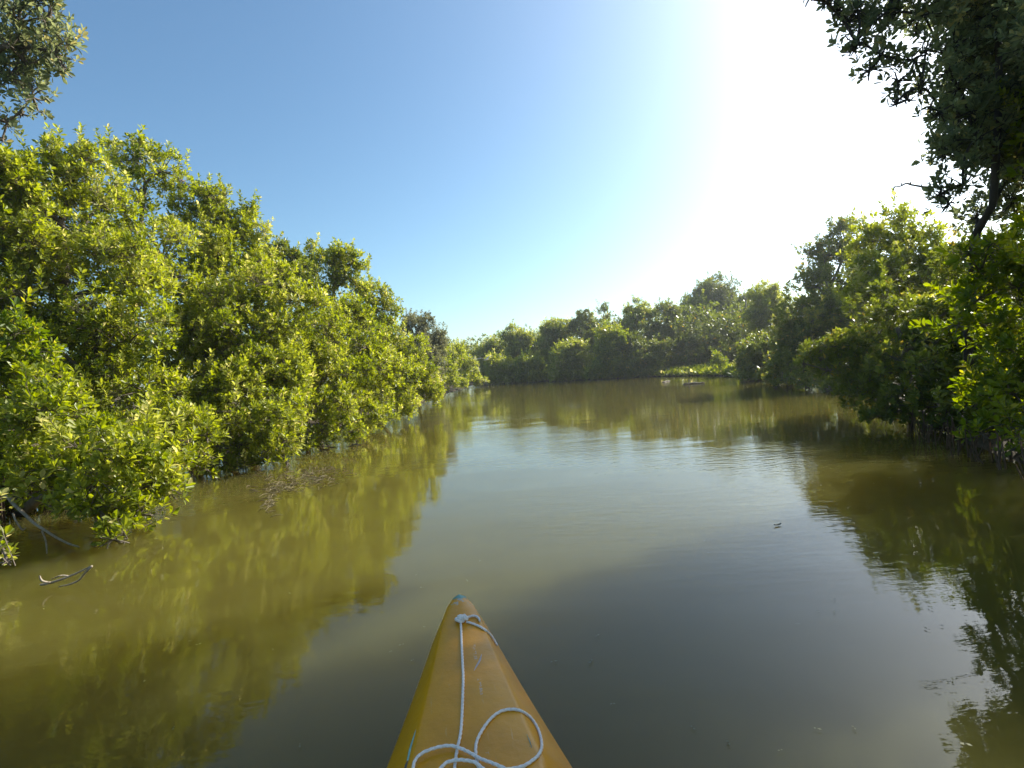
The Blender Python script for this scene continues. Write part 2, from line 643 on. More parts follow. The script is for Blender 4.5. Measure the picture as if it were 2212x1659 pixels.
# ------------------------------------------------------------------ left bank
GL = 'mangroves along the left bank'
make_tree('mangrove_bush', 'near low mangrove bush with big pale leaves hanging over the water above the dead branch', 'bush',
          [B(90, 930, 4.4, 130), B(250, 985, 4.0, 120), B(345, 1040, 4.2, 60), B(215, 1090, 3.8, 75), B(245, 1165, 3.6, 38, .7),
           B(380, 985, 4.5, 45), B(130, 1020, 4.2, 75), B(300, 1000, 4.6, 90), B(20, 860, 4.8, 80), B(300, 1110, 3.9, 45), B(370, 1060, 4.3, 30, .6)],
          (-4.5, 4.9, 0.15), 11, leaf=0.054, lod=0, mat=M_LEAF, lai=4.2, trunk_r=0.05, clump=0.36, group=GL)
make_tree('mangrove_shoot', 'small leafy shoot rising from the water at the extreme left edge under the near bush', 'shoot',
          [B(0, 1180, 3.1, 28, .9), B(15, 1215, 3.0, 16, .8), B(-60, 1160, 3.2, 45)], gz(-40, 1235), 12, leaf=0.060, trunk_r=0.014, group=GL)
make_tree('mangrove_bush', 'yellow-green bush at the left edge with upright leaf sprays and bare leaning stems', 'bush',
          [B(10, 770, 4.9, 75), B(60, 790, 5.0, 40), B(-60, 800, 5.0, 90), B(25, 720, 5.0, 40, .7), B(30, 950, 5.3, 110), B(-80, 950, 5.0, 120), B(80, 1015, 5.1, 80), B(-50, 1060, 4.7, 70)], (-5.2, 5.2, 0.15), 13, leaf=0.060,
          mat=M_LEAF_BRIGHT, trunk_r=0.035, group=GL)
make_tree('mangrove_tree', 'tallest left-bank mangrove, rough leafy column with a pointed top near the left edge', 'tree',
          [B(150, 400, 7.0, 75), B(120, 340, 7.0, 42), B(190, 345, 7.1, 40), B(70, 440, 6.8, 75), B(170, 520, 6.8, 110), B(60, 570, 6.5, 110),
           B(250, 620, 6.7, 110), B(130, 690, 6.3, 110), B(280, 740, 6.4, 100), B(180, 800, 6.1, 100), B(20, 680, 6.5, 90), B(320, 850, 6.2, 80), B(-70, 520, 6.8, 120), B(215, 440, 7.1, 60)],
          (-6.3, 7.3, 0.2), 14, leaf=0.056, trunk_r=0.10, group=GL, lai=3.6)
make_tree('mangrove_tree', 'left-edge mangrove with a blunt crown just below the branch hanging in the top left corner', 'tree',
          [B(10, 385, 6.2, 55), B(40, 400, 6.2, 32), B(-60, 420, 6.2, 110), B(0, 480, 6.0, 70), B(-80, 600, 6.0, 120)],
          (-7.0, 6.2, 0.2), 15, leaf=0.056, trunk_r=0.09, group=GL)
make_tree('mangrove_tree', 'open airy left-bank mangrove with a rounded fan-shaped top and sky showing through its twigs', 'tree',
          [B(290, 345, 8.4, 58, .6), B(350, 370, 8.4, 50, .6), B(245, 350, 8.4, 35, .55), B(395, 390, 8.5, 30, .6), B(300, 410, 8.4, 40, .35), B(300, 490, 8.2, 70, .7), B(350, 560, 8.0, 80)],
          (-6.4, 8.8, 0.2), 16, leaf=0.056, trunk_r=0.06, group=GL, inner=0.05, clump=0.42)
make_tree('mangrove_tree', 'left-bank mangrove with a square-shouldered dense top beside the airy fan-topped one', 'tree',
          [B(430, 455, 9.3, 52), B(500, 465, 9.4, 52), B(460, 430, 9.3, 32), B(525, 510, 9.3, 40), B(440, 540, 9.0, 75), B(520, 580, 9.1, 70), B(430, 640, 8.8, 80), B(560, 550, 9.6, 36)],
          (-5.9, 9.8, 0.2), 17, leaf=0.056, trunk_r=0.08, group=GL)
make_tree('mangrove_tree', 'dark-topped left-bank mangrove with several small knobs halfway down the skyline', 'tree',
          [B(590, 555, 10.8, 42), B(625, 575, 10.8, 36), B(570, 600, 10.6, 50), B(640, 630, 10.7, 50), B(600, 530, 10.8, 18), B(670, 590, 11.3, 26)],
          (-5.4, 11.0, 0.2), 18, leaf=0.058, lod=0, trunk_r=0.07, mat=M_LEAF_DARK, group=GL)
make_tree('mangrove_tree', 'left-bank mangrove with separate tufted branches standing out against the blue sky', 'tree',
          [B(670, 560, 12, 30), B(720, 570, 12, 40), B(765, 565, 12, 32), B(750, 600, 12, 35, .8), B(690, 620, 11.8, 45), B(740, 545, 12, 16, .8), B(780, 620, 12.1, 18), B(720, 680, 11.7, 50)],
          (-4.6, 12.6, 0.2), 19, leaf=0.060, trunk_r=0.07, group=GL, clump=0.42, shoots=.16)
make_tree('mangrove_tree', 'last tall left-bank mangrove whose ragged spray points out over the creek', 'tree',
          [B(800, 650, 13.2, 32), B(838, 650, 13.4, 24), B(850, 672, 13.4, 17), B(800, 620, 13.2, 17), B(820, 700, 13.2, 40), B(780, 690, 13, 42)],
          (-4.0, 14.0, 0.2), 20, leaf=0.062, trunk_r=0.06, group=GL, shoots=.16)
make_tree('mangrove_bush', 'broad sunlit mangrove bush filling the middle of the left bank below the square-topped tree', 'bush',
          [B(470, 680, 7.9, 90), B(560, 640, 8.2, 80), B(400, 740, 7.4, 80), B(540, 750, 7.6, 95), B(640, 700, 8.4, 80), B(480, 820, 7.2, 80), B(600, 820, 7.6, 70), B(420, 860, 6.9, 60)],
          (-4.9, 8.4, 0.15), 21, leaf=0.056, trunk_r=0.06, group=GL, lai=3.8)
make_tree('mangrove_bush', 'domed yellow-green bush sloping down to the water below the tufted skyline tree', 'bush',
          [B(720, 720, 9.8, 75), B(790, 750, 10, 70), B(680, 790, 9.0, 75), B(760, 820, 9.0, 75), B(830, 800, 10.2, 60), B(700, 860, 8.6, 55), B(640, 780, 8.6, 60)],
          (-4.0, 10.2, 0.15), 22, leaf=0.058, trunk_r=0.05, group=GL, lai=3.8)
make_tree('mangrove_bush', 'outermost left bush leaning furthest over the creek with leaves brushing the surface', 'bush',
          [B(870, 770, 12.6, 50), B(860, 830, 11.8, 55), B(910, 830, 12.6, 45), B(800, 860, 10.8, 50), B(870, 875, 11.6, 34), B(930, 850, 12.8, 26), B(840, 740, 12.5, 45), B(945, 865, 12.8, 12, .8)],
          (-3.4, 13.2, 0.12), 23, leaf=0.060, trunk_r=0.05, group=GL)
make_tree('mangrove_bush', 'low bush with a rounded bright clump hanging to the waterline beside the small inlet', 'bush',
          [B(560, 900, 6.8, 65), B(600, 960, 6.7, 45), B(560, 995, 6.6, 28), B(500, 850, 6.9, 65), B(620, 890, 7.2, 50), B(630, 850, 7.6, 45), B(510, 960, 6.6, 45), B(470, 930, 6.4, 45), B(530, 1005, 6.5, 22), B(620, 1000, 6.7, 20), B(475, 990, 6.3, 32), B(440, 1012, 6.0, 20), B(520, 1012, 6.5, 18)],
          (-4.2, 7.8, 0.12), 24, leaf=0.054, trunk_r=0.04, group=GL)
make_tree('mangrove_bush', 'low overhanging bush with loose dangling sprays just left of the outermost bush', 'bush',
          [B(720, 900, 8.2, 50), B(760, 935, 8.3, 32), B(690, 930, 8.0, 28, .7), B(770, 960, 8.2, 18, .8), B(740, 970, 8.1, 14, .8), B(800, 905, 9.2, 35), B(670, 960, 7.8, 28), B(830, 905, 10.3, 26), B(710, 965, 8.2, 22)],
          (-3.6, 9.2, 0.12), 25, leaf=0.054, trunk_r=0.035, group=GL)
make_tree('mangrove_bush', 'narrow drooping leaf spray hanging into the shaded inlet beside the near bush', 'bush',
          [B(445, 940, 5.7, 32), B(450, 985, 5.6, 18, .8), B(420, 900, 5.9, 45), B(370, 900, 5.7, 50)], (-4.2, 6.4, 0.12), 26, leaf=0.053, trunk_r=0.025, group=GL)
make_tree('mangrove_branch', 'leafy branch hanging into the sky in the top left corner', 'branch',
          [B(40, 50, 4.6, 75), B(105, 35, 4.6, 38), B(120, 115, 4.6, 40), B(60, 140, 4.6, 60), B(135, 150, 4.6, 24), B(20, 170, 4.6, 50), B(70, 210, 4.6, 38, .7),
           B(15, 265, 4.6, 26, .7), B(45, 245, 4.6, 14, .5), B(5, 300, 4.6, 10, .7), B(-80, 60, 4.7, 120), B(40, -50, 4.6, 80)],
          (-6.4, 3.6, 0.25), 27, leaf=0.050, mat=M_LEAF_VEIL, trunk_r=0.07, group=GL, lai=3.0, inner=.1,
          trunk_pts=[(-6.4, 3.6, 0.1), (-6.4, 3.7, 1.2), (-6.2, 3.9, 2.4), (-5.9, 4.2, 3.4), at(-60, 120, 4.6), at(60, 100, 4.6)])
make_tree('grey_mangrove_tree', 'greyish feathery tree standing alone behind the bend at the end of the left bank', 'tree',
          [B(915, 700, 24, 22), B(925, 735, 24, 30), B(900, 740, 24, 30), B(880, 705, 24, 22, .7), B(940, 760, 24, 28), B(895, 780, 23.5, 35), B(930, 800, 23.5, 35), B(890, 700, 23.5, 18), B(950, 735, 24, 18), B(905, 760, 23, 35)],
          (-4.2, 24.5, 0.2), 28, leaf=0.09, lai=6.5, lod=1, mat=M_LEAF_GREY, trunk_r=0.08, group=GL, twig=False)
make_tree('mangrove_bush', 'farthest left-bank bush, rounded and olive, at the point where the creek bends', 'bush',
          [B(970, 780, 27, 30), B(1005, 795, 29, 25), B(960, 815, 26, 28), B(1020, 810, 30, 18), B(930, 820, 24, 28), B(990, 818, 28, 18), B(950, 790, 25, 34), B(985, 770, 28, 24), B(1035, 822, 31, 14), B(1000, 830, 27, 14)],
          (-4.0, 29, 0.15), 29, leaf=0.10, lai=6.5, lod=1, trunk_r=0.06, group=GL, twig=False)

# ------------------------------------------------------------------ right bank
GR = 'mangroves along the right bank'
make_tree('black_mangrove_tree', 'very tall dark backlit right-edge tree reaching one branch out into the white sky', 'tree',
          [B(2120, 40, 4.45, 95), B(2180, 190, 4.60, 110), B(2105, 300, 4.37, 80), B(2180, 370, 4.68, 85), B(2080, 400, 4.21, 50), B(2190, -70, 4.60, 130), B(2270, 120, 4.76, 140),
           B(2060, -100, 4.37, 110), B(2150, -260, 4.76, 190), B(2320, -80, 4.91, 190), B(2070, 190, 4.29, 45), B(2280, 330, 4.99, 110, .8), B(2045, 330, 4.37, 38), B(2040, 160, 4.37, 34), B(2030, 420, 4.29, 26), B(2200, 480, 5.15, 50, .7), B(2180, 320, 4.68, 70), B(2200, 200, 4.68, 80),
           B(1995, 30, 3.74, 62, 0.92), B(1920, 25, 3.67, 52, 1.00), B(1850, 90, 3.67, 32, 1.00), B(1905, 120, 3.67, 36, 0.74), B(1970, 130, 3.67, 40, 0.68), B(1785, 5, 3.59, 22, 0.86),
           B(1990, 190, 3.74, 26, 0.62), B(1935, 225, 3.74, 16, 0.62), B(2030, 240, 3.90, 30, 1.00), B(1850, 20, 3.67, 30, 0.86), B(1830, 50, 3.7, 36, .9), B(1880, 150, 3.7, 28, .8), B(1940, 175, 3.75, 30, .8), B(1810, 20, 3.65, 24, .9), B(2000, 110, 3.8, 40, .8), B(1960, 215, 3.75, 22, .8), B(1750, -5, 3.6, 22, .9), B(1860, -40, 3.65, 60), B(2010, 235, 3.9, 24, .8), B(1840, 110, 3.68, 22, .8), B(1950, -60, 3.67, 80), B(2050, 440, 4.29, 28, .7),
           B(2130, 130, 4.91, 90, 1.3), B(2080, 300, 4.84, 60, 1.3), B(2140, 240, 4.99, 90, 1.4), B(2190, 60, 5.07, 100, 1.3), B(2200, 300, 5.07, 90, 1.3), B(2090, -20, 4.84, 80, 1.3), B(2190, 430, 4.91, 60),
           B(2110, 470, 4.99, 45, .8), B(2060, 100, 4.60, 45), B(2075, 250, 4.29, 40, 1.2),
           (np.array([4.05, 3.95, 3.6]), .65, 1.0), (np.array([4.1, 3.5, 3.2]), .6, 1.0), (np.array([3.8, 4.9, 4.9]), .9, .85), (np.array([4.7, 5.7, 5.2]), .9, .9), (np.array([4.2, 6.0, 5.5]), .75, .7), (np.array([4.3, 5.1, 5.7]), 1.0, .45), (np.array([3.7, 4.0, 5.2]), .9, .45), (np.array([4.6, 4.2, 6.3]), 1.1, .45), (np.array([4.2, 5.3, 7.0]), 1.2, .45), (np.array([3.6, 4.4, 6.2]), 0.9, .45), (np.array([4.9, 2.6, 4.4]), 1.4), (np.array([4.9, 1.2, 4.2]), 1.5), (np.array([4.9, 3.6, 5.4]), 1.3), (np.array([4.8, -0.4, 3.8]), 1.4),  # out-of-view crown masses, added to shade the kayak and near water
           (np.array([5.0, 2.4, 2.6]), 1.1), (np.array([5.0, 0.9, 2.6]), 1.2)],
          (4.9, 5.9, 0.2), 41, leaf=0.050, mat=M_LEAF_VEIL, trunk_r=0.042, lai=2.5, inner=.2, clump=.40,
          trunk_pts=[(4.9, 5.9, 0.0), at(2085, 720, 5.5), at(2095, 600, 5.2), at(2112, 510, 4.9), at(2138, 440, 4.7), at(2146, 330, 4.55), at(2158, 200, 4.5), at(2150, 60, 4.5), at(2110, -60, 4.4)], group=GR, bark=M_BARK_DARK)
make_tree('mangrove_tree', 'pale open-crowned tree with fine upright shoots between the dark dome and the tall right-edge tree', 'tree',
          [B(1940, 520, 9, 60, .7), B(1880, 520, 9.2, 45, .7), B(1995, 555, 8.7, 60), B(1950, 470, 9, 28, .6), B(1960, 610, 8.6, 75), B(2050, 590, 8.3, 60), B(1890, 590, 8.9, 60), B(1870, 640, 8.6, 50)],
          (6.6, 9.2, 0.2), 42, leaf=0.070, mat=M_LEAF, trunk_r=0.06, group=GR, shoots=.2, clump=.42)
make_tree('black_mangrove_tree', 'dark domed tree rising above the end of the far bank on the right', 'tree',
          [B(1830, 530, 15, 50), B(1780, 555, 15, 44), B(1755, 620, 14.6, 46), B(1840, 620, 14.2, 75), B(1780, 710, 13.8, 66), B(1870, 720, 13.2, 75), B(1725, 770, 13.7, 42), B(1800, 800, 13.0, 50), B(1760, 690, 14, 60), B(1790, 845, 11.5, 40), B(1850, 830, 11.5, 55), B(1740, 835, 12.5, 35), B(1750, 545, 15, 20), B(1815, 490, 15, 18)],
          (9.2, 15.2, 0.2), 43, leaf=0.085, lod=0, mat=M_LEAF_DARK, trunk_r=0.10, group=GR)
make_tree('mangrove_bush', 'large near right bush with backlit yellow-green leaves and thin sprays reaching left over the water', 'bush',
          [B(2130, 600, 6.4, 85, .8), B(2010, 690, 6.4, 85, .8), B(2150, 710, 6.2, 95), B(1890, 735, 6.7, 48, .8), B(1830, 745, 6.8, 30, .7), B(1765, 750, 6.8, 20, .7), B(1735, 785, 6.8, 14, .7), B(1790, 800, 6.7, 24, .7),
           B(1900, 810, 6.5, 60), B(2010, 810, 6.1, 85), B(2140, 830, 5.7, 90), B(1960, 880, 6.0, 60), B(2070, 880, 5.6, 60), B(2170, 560, 6.6, 50, .8), B(1930, 660, 6.8, 60, .7),
           B(1870, 855, 6.6, 50), B(1830, 830, 6.9, 35), B(1760, 770, 6.9, 30), B(1810, 770, 6.9, 45), B(1860, 790, 6.8, 50), B(2010, 920, 5.7, 40), B(2130, 895, 5.2, 45), B(1910, 900, 6.2, 40), B(2200, 880, 5.0, 45), B(2060, 760, 6.4, 80)],
          (5.3, 6.9, 0.15), 44, leaf=0.062, mat=M_LEAF_DARK, trunk_r=0.05, lai=4.2, group=GR, clump=.4)
make_tree('mangrove_bush', 'bright leafy bush at the right edge directly below the tall dark tree', 'bush',
          [B(2180, 560, 4.7, 45, .7), B(2120, 585, 4.7, 40, .7), B(2200, 620, 4.6, 50, .8), B(2110, 650, 4.8, 50, .8), B(2070, 700, 4.9, 40, .7), B(2250, 560, 4.8, 70), B(2190, 850, 4.5, 65, .9), B(2230, 780, 4.5, 80), B(2170, 720, 4.7, 60, .8), B(2130, 860, 4.7, 50, .9), B(2210, 920, 4.3, 40), B(2200, 965, 4.1, 26, .8), B(2095, 545, 4.6, 30, .6), B(2140, 530, 4.6, 30, .6), (np.array([4.4, 3.6, 1.2]), .75), (np.array([4.7, 3.2, 2.0]), .85), (np.array([5.0, 4.3, 2.6]), .8), (np.array([4.4, 2.6, 1.3]), .8), (np.array([4.9, 2.0, 2.0]), .9), (np.array([4.5, 1.2, 1.3]), .8), B(2120, 935, 4.5, 34, .8)],  # masses in plain coordinates are unseen growth added to shade the right-hand water
          (5.1, 5.0, 0.15), 45, leaf=0.066, mat=M_LEAF_BRIGHT, trunk_r=0.04, group=GR)

# ------------------------------------------------------------------ far bank


def auto_blobs(px, ytop, ybase, wpx, Y, seed, n=7):
    rng = np.random.default_rng(seed)
    hpx = ybase - ytop
    out = [B(px, ytop + min(wpx * .28, hpx * .3), Y, min(wpx * 0.30, hpx * .3))]
    for i in range(n):
        f = (i + 0.5) / n
        w = wpx * 0.5 * (0.55 + 0.45 * math.sin(math.pi * min(1, 0.25 + f * 0.7)))
        out.append(B(px + rng.uniform(-1, 1) * w * 0.75, ytop + hpx * (0.15 + 0.70 * f), Y + rng.uniform(-.6, .6), wpx * rng.uniform(0.22, 0.36)))
    return out


GF = 'mangroves along the far bank'
far = [
    (988, 744, 822, 46, 44, 'M', 'mangrove_tree', 'leftmost and smallest far tree, low grey-green top beside the bend'),
    (1056, 733, 828, 64, 42, 'M', 'mangrove_tree', 'far tree with a single knob on its top next to the lowest skyline'),
    (1128, 711, 828, 82, 38, 'M', 'mangrove_tree', 'far tree with a rounded top, third along the far skyline from the bend'),
    (1204, 688, 826, 84, 36, 'M', 'mangrove_tree', 'full light-green far tree standing behind the bright yellow-green bush'),
    (1262, 672, 824, 60, 35, 'D', 'mangrove_tree', 'dark narrow far tree just left of the airy tree on the skyline'),
    (1306, 655, 822, 46, 34, 'A', 'mangrove_tree', 'thin airy far tree with bare limbs showing in the middle of the far skyline'),
    (1375, 650, 822, 86, 33, 'M', 'mangrove_tree', 'broad bumpy far tree just right of the airy tree on the skyline'),
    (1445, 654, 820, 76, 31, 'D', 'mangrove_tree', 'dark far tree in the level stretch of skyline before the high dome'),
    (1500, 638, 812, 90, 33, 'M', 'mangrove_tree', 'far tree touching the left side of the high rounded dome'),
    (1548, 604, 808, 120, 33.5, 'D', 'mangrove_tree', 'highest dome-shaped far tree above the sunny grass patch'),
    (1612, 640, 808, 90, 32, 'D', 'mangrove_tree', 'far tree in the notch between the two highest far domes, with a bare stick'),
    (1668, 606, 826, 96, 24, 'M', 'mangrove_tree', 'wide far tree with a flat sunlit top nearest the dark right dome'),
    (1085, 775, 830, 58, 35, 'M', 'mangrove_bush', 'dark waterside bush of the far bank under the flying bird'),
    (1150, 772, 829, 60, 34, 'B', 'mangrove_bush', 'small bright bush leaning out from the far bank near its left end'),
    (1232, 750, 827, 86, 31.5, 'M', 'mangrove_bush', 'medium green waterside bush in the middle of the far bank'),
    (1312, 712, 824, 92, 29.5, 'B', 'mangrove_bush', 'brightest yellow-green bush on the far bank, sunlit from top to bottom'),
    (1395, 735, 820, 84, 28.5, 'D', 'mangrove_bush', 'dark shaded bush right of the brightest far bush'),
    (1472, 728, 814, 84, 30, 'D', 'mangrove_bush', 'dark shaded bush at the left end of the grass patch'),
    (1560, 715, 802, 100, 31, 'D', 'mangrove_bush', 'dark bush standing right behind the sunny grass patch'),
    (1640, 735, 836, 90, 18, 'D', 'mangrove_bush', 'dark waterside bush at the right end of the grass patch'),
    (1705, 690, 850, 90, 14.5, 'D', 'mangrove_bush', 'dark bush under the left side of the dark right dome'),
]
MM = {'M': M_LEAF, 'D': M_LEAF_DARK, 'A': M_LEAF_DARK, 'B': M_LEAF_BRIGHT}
for i, (px, yt, yb, wp, Y, kd, nm, lab) in enumerate(far):
    bl = auto_blobs(px, yt, yb, wp, Y, 100 + i, 11)
    if 'bush' in nm:
        bl += [B(px - wp * .35, yb - 10, Y - .8, 15), B(px, yb - 9, Y - 1.0, 15), B(px + wp * .35, yb - 10, Y - .8, 15)]
    if kd == 'A':
        bl = [(c, r, .4) for c, r, _ in bl]
    b0 = at(px, yb, Y)
    b0[2] = 0.1
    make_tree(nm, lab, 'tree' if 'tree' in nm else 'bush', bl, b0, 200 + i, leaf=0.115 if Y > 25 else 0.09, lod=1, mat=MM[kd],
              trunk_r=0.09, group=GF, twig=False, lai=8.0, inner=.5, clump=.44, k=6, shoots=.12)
make_tree('young_mangrove', 'small sunlit shrub growing on top of the grassy spit', 'shrub',
          [B(1552, 775, 24, 14), B(1565, 780, 24, 10)], at(1555, 795, 24), 260, leaf=0.10, lod=1, mat=M_LEAF_BRIGHT, trunk_r=0.02, twig=False)

# wood behind the far bank and behind both banks: one mass nobody could count


def wood_mass(name, pts, seed, leaf=0.16, n=2600, hgt=3.5):
    rng = np.random.default_rng(seed)
    pts = np.asarray(pts, float)
    c = pts[rng.integers(0, len(pts), n)] + rng.normal(0, 1, (n, 3)) * [1.3, 1.3, 0]
    c = c[channel_sd(c[:, :2]) > 1.3]
    n = len(c)
    c[:, 2] = 0.2 + rng.uniform(0, 1, n) ** 0.8 * hgt * rng.uniform(.7, 1, n)
    A = unit(rng.normal(size=(n, 3)) + [0, 0, .6])
    V, Q, ti = leaf_quads(c, A, rng, leaf, 7, rng.normal(.4, .15, n), 1)
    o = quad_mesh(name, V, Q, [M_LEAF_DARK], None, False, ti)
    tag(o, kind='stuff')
    return o


lin = lambda a, b_, n: np.linspace(a, b_, n)
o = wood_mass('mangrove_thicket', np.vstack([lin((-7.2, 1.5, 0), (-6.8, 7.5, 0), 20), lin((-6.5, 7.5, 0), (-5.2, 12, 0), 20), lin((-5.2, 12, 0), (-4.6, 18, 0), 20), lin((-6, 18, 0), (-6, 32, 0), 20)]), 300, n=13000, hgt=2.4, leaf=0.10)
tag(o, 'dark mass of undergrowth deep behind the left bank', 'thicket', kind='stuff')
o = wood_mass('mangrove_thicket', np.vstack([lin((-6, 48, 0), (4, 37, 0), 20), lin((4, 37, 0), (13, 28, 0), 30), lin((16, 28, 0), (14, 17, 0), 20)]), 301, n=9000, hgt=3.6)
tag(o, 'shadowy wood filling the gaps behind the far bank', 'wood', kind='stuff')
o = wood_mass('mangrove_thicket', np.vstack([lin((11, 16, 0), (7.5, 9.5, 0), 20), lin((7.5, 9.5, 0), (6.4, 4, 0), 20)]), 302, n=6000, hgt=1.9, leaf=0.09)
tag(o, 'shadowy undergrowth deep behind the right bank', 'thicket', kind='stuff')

# ------------------------------------------------------------------ aerial roots, grass


def roots(label, seeds, region, n, hmin, hmax):
    rng = np.random.default_rng(seeds)
    P = np.column_stack([rng.uniform(region[0], region[1], n), rng.uniform(region[2], region[3], n)])
    s = channel_sd(P)
    P = P[(s > -0.35) & (s < 1.4)]
    n = len(P)
    P0 = np.column_stack([P, np.full(n, -0.08)])
    hh = rng.uniform(hmin, hmax, n)
    P1 = P0 + np.column_stack([rng.normal(0, .04, n), rng.normal(0, .04, n), hh + 0.08])
    ge = Geo()
    ge.sticks(P0, P1, 0.010, 0.005)
    o = ge.build('aerial_roots', [M_ROOT])
    tag(o, label, 'roots', kind='stuff')


roots('brown breathing roots sticking out of the mud under the near left bush', 400, (-5.8, -3.4, 3.2, 7.5), 1500, .12, .42)
roots('reddish brown breathing roots crowding the mud under the right bush', 401, (3.2, 5.6, 3.0, 6.0), 520, .06, .26)

# grass on the spit
rng = np.random.default_rng(500)
n = 7500
P = np.column_stack([rng.uniform(5.2, 10.6, n), rng.uniform(20.5, 30, n)])
s = channel_sd(P)
kk = (s > -0.15) & (s < 2.8)
P = P[kk]
n = len(P)
zz = 0.03 + 0.2 * (1 - np.exp(-np.maximum(s[kk], 0) * 0.9))
A = unit(rng.normal(size=(n, 3)) * [.5, .5, .1] + [0, 0, 1])
V, Q, ti = leaf_quads(np.column_stack([P, zz]), A, rng, 0.16, 5, rng.normal(.25, .28, n), 1)
V[:, 2] = np.maximum(V[:, 2], 0.012)
o = quad_mesh('spit_grass', V, Q, [M_LEAF], None, False, ti)
tag(o, 'sunlit yellow-green grass and creepers on the low spit', 'grass', kind='stuff')

# ------------------------------------------------------------------ kayak
AX0, AX1 = np.array([-0.2065, 1.645]), np.array([-0.116, 0.948])
fwd = unit(AX0 - AX1)
KANG = math.atan2(-fwd[0], fwd[1])
KL = 3.6
kbase = np.array([*(AX0 - fwd * KL / 2), 0.0])


def half_w(s):
    """half width at distance s behind the bow"""
    e = 0.022 + 0.036 * (1 - math.exp(-s / 0.035)) + 0.205 * s
    m = 0.36
    e = m * math.tanh(e / m * 1.0) if e > 0.2 else e
    r = KL - s
    st = 0.022 + 0.036 * (1 - math.exp(-max(r, 0) / 0.035)) + 0.30 * r
    return min(e, st, m)


# station half widths: smooth
ss = np.concatenate([[0.0, 0.004, 0.012, 0.025, 0.045], np.linspace(0.08, KL - 0.08, 60), [KL - .04, KL - .012, KL]])
hw = np.array([half_w(s_) for s_ in ss])
hw[0], hw[1], hw[2], hw[3] = 0.012, 0.023, 0.033, 0.041
hw[-1] = 0.006
rock = lambda s_: 0.055 * math.exp(-s_ / 0.28) + 0.05 * math.exp(-(KL - s_) / 0.3)
prof_n = 21
KV = []
for s_, w in zip(ss, hw):
    r = rock(s_)
    zs = 0.215 + r           # sheer
    zd = 0.272 + r * 0.9     # deck
    keel = -0.10 + 0.30 * math.exp(-s_ / 0.13) + 0.30 * math.exp(-(KL - s_) / 0.13)
    rec = 0.0
    if 1.0 < s_ < 2.75:
        rec = 0.17 * min(1, (s_ - 1.0) / 0.14) * min(1, (2.75 - s_) / 0.14)
    half = [(0.0, keel), (0.42, keel + 0.02), (0.74, keel + 0.07), (0.93, (keel + zs) * .5 + .04), (0.995, zs - 0.035), (1.0, zs - 0.012), (0.985, zs + 0.004),
            (0.70, zd - 0.012), (0.655, zd - 0.004), (0.60, zd), (0.0, zd + 0.004)]
    row = []
    for j, (f_, z_) in enumerate(half):
        if j >= 9:
            z_ = z_ - rec
        if j == 9 and rec > 0:
            f_ = 0.56
        row.append((f_ * w, z_))
    full = row[::-1][:-1]  # deck centre .. just before the keel, on the +x side
    ring = [(x, z) for x, z in full] + [(0.0, row[0][1])] + [(-x, z) for x, z in row[1:]][:-1]
    KV.append([(x, KL / 2 - s_, z) for x, z in ring])
m_ = len(KV[0])
KV = np.array(KV)
ns_ = len(KV)
ii = np.arange(ns_ - 1)[:, None] * m_
jj = np.arange(m_)[None, :]
k2 = (jj + 1) % m_
KQ = np.stack([ii + jj, ii + k2, ii + m_ + k2, ii + m_ + jj], -1).reshape(-1, 4)
KVf = KV.reshape(-1, 3)
c0, c1 = KV[0].mean(0), KV[-1].mean(0)
KVf = np.vstack([KVf, c0, c1])
cap = []
for q in range(0, m_, 2):
    cap.append([(q + 2) % m_, (q + 1) % m_, q, len(KVf) - 2])
    L = (ns_ - 1) * m_
    cap.append([L + q, L + (q + 1) % m_, L + (q + 2) % m_, len(KVf) - 1])
KQ = np.vstack([KQ, cap])

t = NT("weathered_yellow_plastic")
tc = t.n('ShaderNodeTexCoord')
ob = tc.outputs['Object']
n1 = t.noise(ob, 7, 4, 0.6)
n2 = t.noise(t.mapping(ob, (6, 1.2, 6)), 16, 5, 0.7)
base_c = t.ramp(n1, [(0.3, (0.58, 0.245, 0.003)), (0.7, (0.70, 0.305, 0.004))])
sx = t.n('ShaderNodeSeparateXYZ')
t.l(ob, sx.inputs[0])
# pale scuffs, lengthwise
scr = t.math('GREATER_THAN', n2, 0.705)
col = t.mix(t.math('MULTIPLY', scr, 0.6), base_c, (0.55, 0.40, 0.22))
# a worn line right of the middle
ln_ = t.math('LESS_THAN', t.math('ABSOLUTE', t.math('SUBTRACT', sx.outputs[0], t.math('ADD', 0.027, t.math('MULTIPLY', t.math('SUBTRACT', n1, .5), 0.02)))), 0.0035)
lb = t.math('MULTIPLY', t.math('GREATER_THAN', t.noise(ob, 140, 3, .7), 0.53), t.math('GREATER_THAN', t.noise(ob, 14, 2, .5), 0.52))
rng_y = t.math('MULTIPLY', t.math('GREATER_THAN', sx.outputs[1], 1.13), t.math('LESS_THAN', sx.outputs[1], 1.55))
col = t.mix(t.math('MULTIPLY', t.math('MULTIPLY', ln_, lb), t.math('MULTIPLY', rng_y, 0.8)), col, (0.55, 0.42, 0.33))
